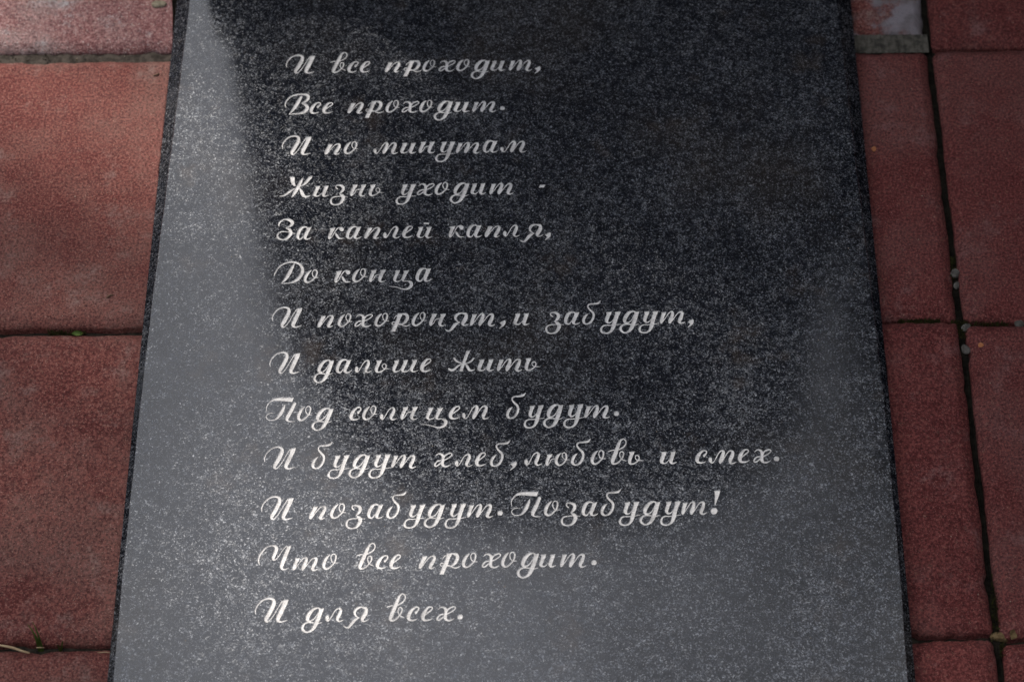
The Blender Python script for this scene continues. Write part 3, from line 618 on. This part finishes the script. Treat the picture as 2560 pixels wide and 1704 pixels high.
def tube(pts, rads, n=6):
    V = []; Fc = []
    for i, (p, r_) in enumerate(zip(pts, rads)):
        p = Vector(p); t = (Vector(pts[min(i+1, len(pts)-1)])-Vector(pts[max(i-1, 0)])).normalized()
        u = t.cross(Vector((0, 0, 1)));  u = u.normalized() if u.length > 1e-4 else Vector((1, 0, 0)); v = t.cross(u)
        V += [tuple(p+r_*(u*math.cos(2*math.pi*k/n)+v*math.sin(2*math.pi*k/n))) for k in range(n)]
    for i in range(len(pts)-1): Fc += [(i*n+k, i*n+(k+1) % n, (i+1)*n+(k+1) % n, (i+1)*n+k) for k in range(n)]
    Fc += [tuple(range(n)), tuple(range((len(pts)-1)*n, len(pts)*n))]; return V, Fc
def q3(p, z): a, b = at(p[0], p[1], z); return (a, b, z)
def bez(pts, n=10):
    c = catmull([(p[0], p[1], 10) for p in pts], 4) if len(pts) > 2 else np.array([(p[0], p[1], 10) for p in pts]); return c
a, b = at(398, 10, 0); pebble(a, b, .0005, .0048, M['grit_dull'], 'yellowish cement crumb beside the dark gap at the slab edge, top left', 'cement crumb', 'cement_crumb', 21, .3)
# loose grit on slab and tiles
V = []; Fc = []; rg = np.random.default_rng(9)
for _ in range(150):
    on = rg.random() < .3; X_, Y_ = rg.uniform(0, 2560), rg.uniform(0, 1704)
    gx_, gy_ = at(X_, Y_, TOP if on else 0)
    ins_ = SL0+.02 < gx_ < SL1-.02
    if on != ins_ or abs(gx_-.3755) < .012: continue
    z = (TOP if on else .0016); s_ = rg.uniform(.0003, .0007); k = len(V)
    for q in ((s_, 0, 0), (0, s_, 0), (-s_, 0, 0), (0, -s_, 0), (0, 0, s_), (0, 0, -s_)):
        V.append((gx_+q[0]*rg.uniform(.6, 1.4), gy_+q[1]*rg.uniform(.6, 1.4), z+q[2]*.8+s_*.3))
    Fc += [(k, k+1, k+4), (k+1, k+2, k+4), (k+2, k+3, k+4), (k+3, k, k+4), (k+1, k, k+5), (k+2, k+1, k+5), (k+3, k+2, k+5), (k, k+3, k+5)]
tag(mesh_obj('grit', V, Fc, M['grit']), 'loose pale grit scattered over the slab and tiles', kind='stuff')
# grass tuft: blades as flat ribbons rising from the joint
tuft = empty('grass_tuft', q3((104, 1627), -.01)); tag(tuft, 'thin green grass tuft growing from the lower left joint', 'grass tuft')
tx, ty, tz = tuft.location
def blade(base, tip, h, wd, parent, origin):
    A = Vector(q3(base, -.01)); B = Vector(q3(tip, h)); V = []; Fc = []
    sd_ = Vector((1, .2, 0)); ox_, oy_, oz_ = origin
    for i in range(9):
        t = i/8; p = A.lerp(B, t)+Vector((.001*math.sin(t*3), 0, .006*math.sin(t*math.pi))); w_ = wd*(1-t)**.6+.00008
        V += [(p.x-sd_.x*w_-ox_, p.y-ox_*0-oy_, p.z-oz_), (p.x-ox_, p.y-oy_, p.z-oz_-.0004), (p.x+sd_.x*w_-ox_, p.y+sd_.y*w_-oy_, p.z-oz_)]
    for i in range(8):
        k = i*3; Fc += [(k, k+1, k+4, k+3), (k+1, k+2, k+5, k+4)]
    return mesh_obj('blade', V, Fc, M['grassblade'], parent, True)
for bs_, tp, h_, wd in (((106, 1627), (67, 1558), .020, .0011), ((108, 1626), (80, 1552), .024, .0008), ((98, 1627), (84, 1590), .012, .0009), ((102, 1628), (92, 1575), .014, .0007)):
    blade(bs_, tp, h_, wd, tuft, tuft.location)
t2 = empty('grass_tuft', q3((152, 1627), -.01)); tag(t2, 'short grass sprout in the lower left joint, nearer the slab', 'grass tuft')
blade((153, 1627), (158, 1600), .010, .0008, t2, t2.location); blade((150, 1628), (141, 1612), .006, .0006, t2, t2.location)
def stalk(name, px_pts, z, r0, mat, label, cat):
    P = bez(px_pts); n = len(P); pts = []
    for i, p in enumerate(P):
        zz = z+.002*math.sin(i/(n-1)*math.pi); a, b = at(p[0], p[1], zz); pts.append((a, b, zz))
    o = mesh_obj(name, *tube(pts, [r0*(.5+.5*math.sin(math.pi*(.15+.7*i/(n-1)))) for i in range(n)]), mat, None, True); tag(o, label, cat); return o
stalk('straw', [(-20, 1610), (0, 1612), (32, 1618), (55, 1626), (74, 1631)], .0012, .0011, M['straw'], 'curved dry straw lying across the lower left joint', 'straw')
stalk('straw', [(244, 1630), (262, 1629), (277, 1630)], -.001, .0005, M['straw'], 'thin pale straw in the lower left joint touching the slab', 'straw')
stalk('straw', [(91, 1618), (101, 1617), (111, 1618)], .001, .0005, M['straw'], 'short yellow straw bit at the grass tuft foot', 'straw')
stalk('twig', [(266, 746), (272, 739), (284, 737)], .0008, .0008, M['twig'], 'small curved brown twig on the tile left of the slab', 'twig')
stalk('twig', [(382, 190), (391, 187), (399, 184)], .0008, .0008, M['twig'], 'short dark twig on the tile near the slab at upper left', 'twig')
stalk('twig', [(2195, 688), (2203, 698), (2208, 703)], .0008, .00035, M['twig'], 'hair-thin dark twig on the narrow tile right of the slab', 'twig')
def leaf(px_, z, l, wd, rot, mat, label, name='leaf'):
    x, y, zz = q3(px_, z); V = []; Fc = []
    for i in range(9):
        t = i/8; w_ = wd*math.sin(math.pi*min(.98, max(.02, t)))**.8
        V += [((t-.5)*l, -w_, .0012*math.cos(t*3)), ((t-.5)*l, 0, -.0006), ((t-.5)*l, w_, .0012*math.sin(t*3))]
    for i in range(8):
        k = i*3; Fc += [(k, k+1, k+4, k+3), (k+1, k+2, k+5, k+4)]
    o = mesh_obj(name, V, Fc, mat, None, True, (x, y, zz)); o.rotation_euler = (.25, .1, rot); tag(o, label, 'leaf'); return o
leaf((193, 833), -.004, .0105, .0022, .15, M['leafgreen'], 'small bright green leaf tucked in the left middle joint')
leaf((2533, 1585), .002, .010, .0035, 1.2, M['deadleaf'], 'crumpled brown leaf on the corner tile at lower right')
# moss tufts in the joints
V = []; Fc = []; rg = np.random.default_rng(3)
def mossy(x0, x1, y0, y1, n):
    for _ in range(n):
        x, y = at(rg.uniform(x0, x1), rg.uniform(y0, y1), -.006); z = -.011+rg.uniform(0, .006); s_ = rg.uniform(.0004, .0012)
        k = len(V); a = rg.uniform(0, 6.3); dx, dy = s_*math.cos(a), s_*math.sin(a)
        V.extend([(x-dx, y-dy, z), (x+dx, y+dy, z), (x+rg.normal()*.0006, y+rg.normal()*.0006, z+s_*2.2)]); Fc.append((k, k+1, k+2))
mossy(2245, 2350, 799, 809, 900); mossy(2380, 2420, 800, 845, 500); mossy(2425, 2520, 806, 815, 300); mossy(120, 215, 827, 836, 350)
mossy(2478, 2500, 1420, 1600, 500); mossy(2500, 2515, 1605, 1640, 200); mossy(2375, 2388, 640, 700, 250); mossy(0, 260, 137, 152, 60)
tag(mesh_obj('moss', V, Fc, M['moss']), 'olive moss growing in the paving joints', kind='stuff')
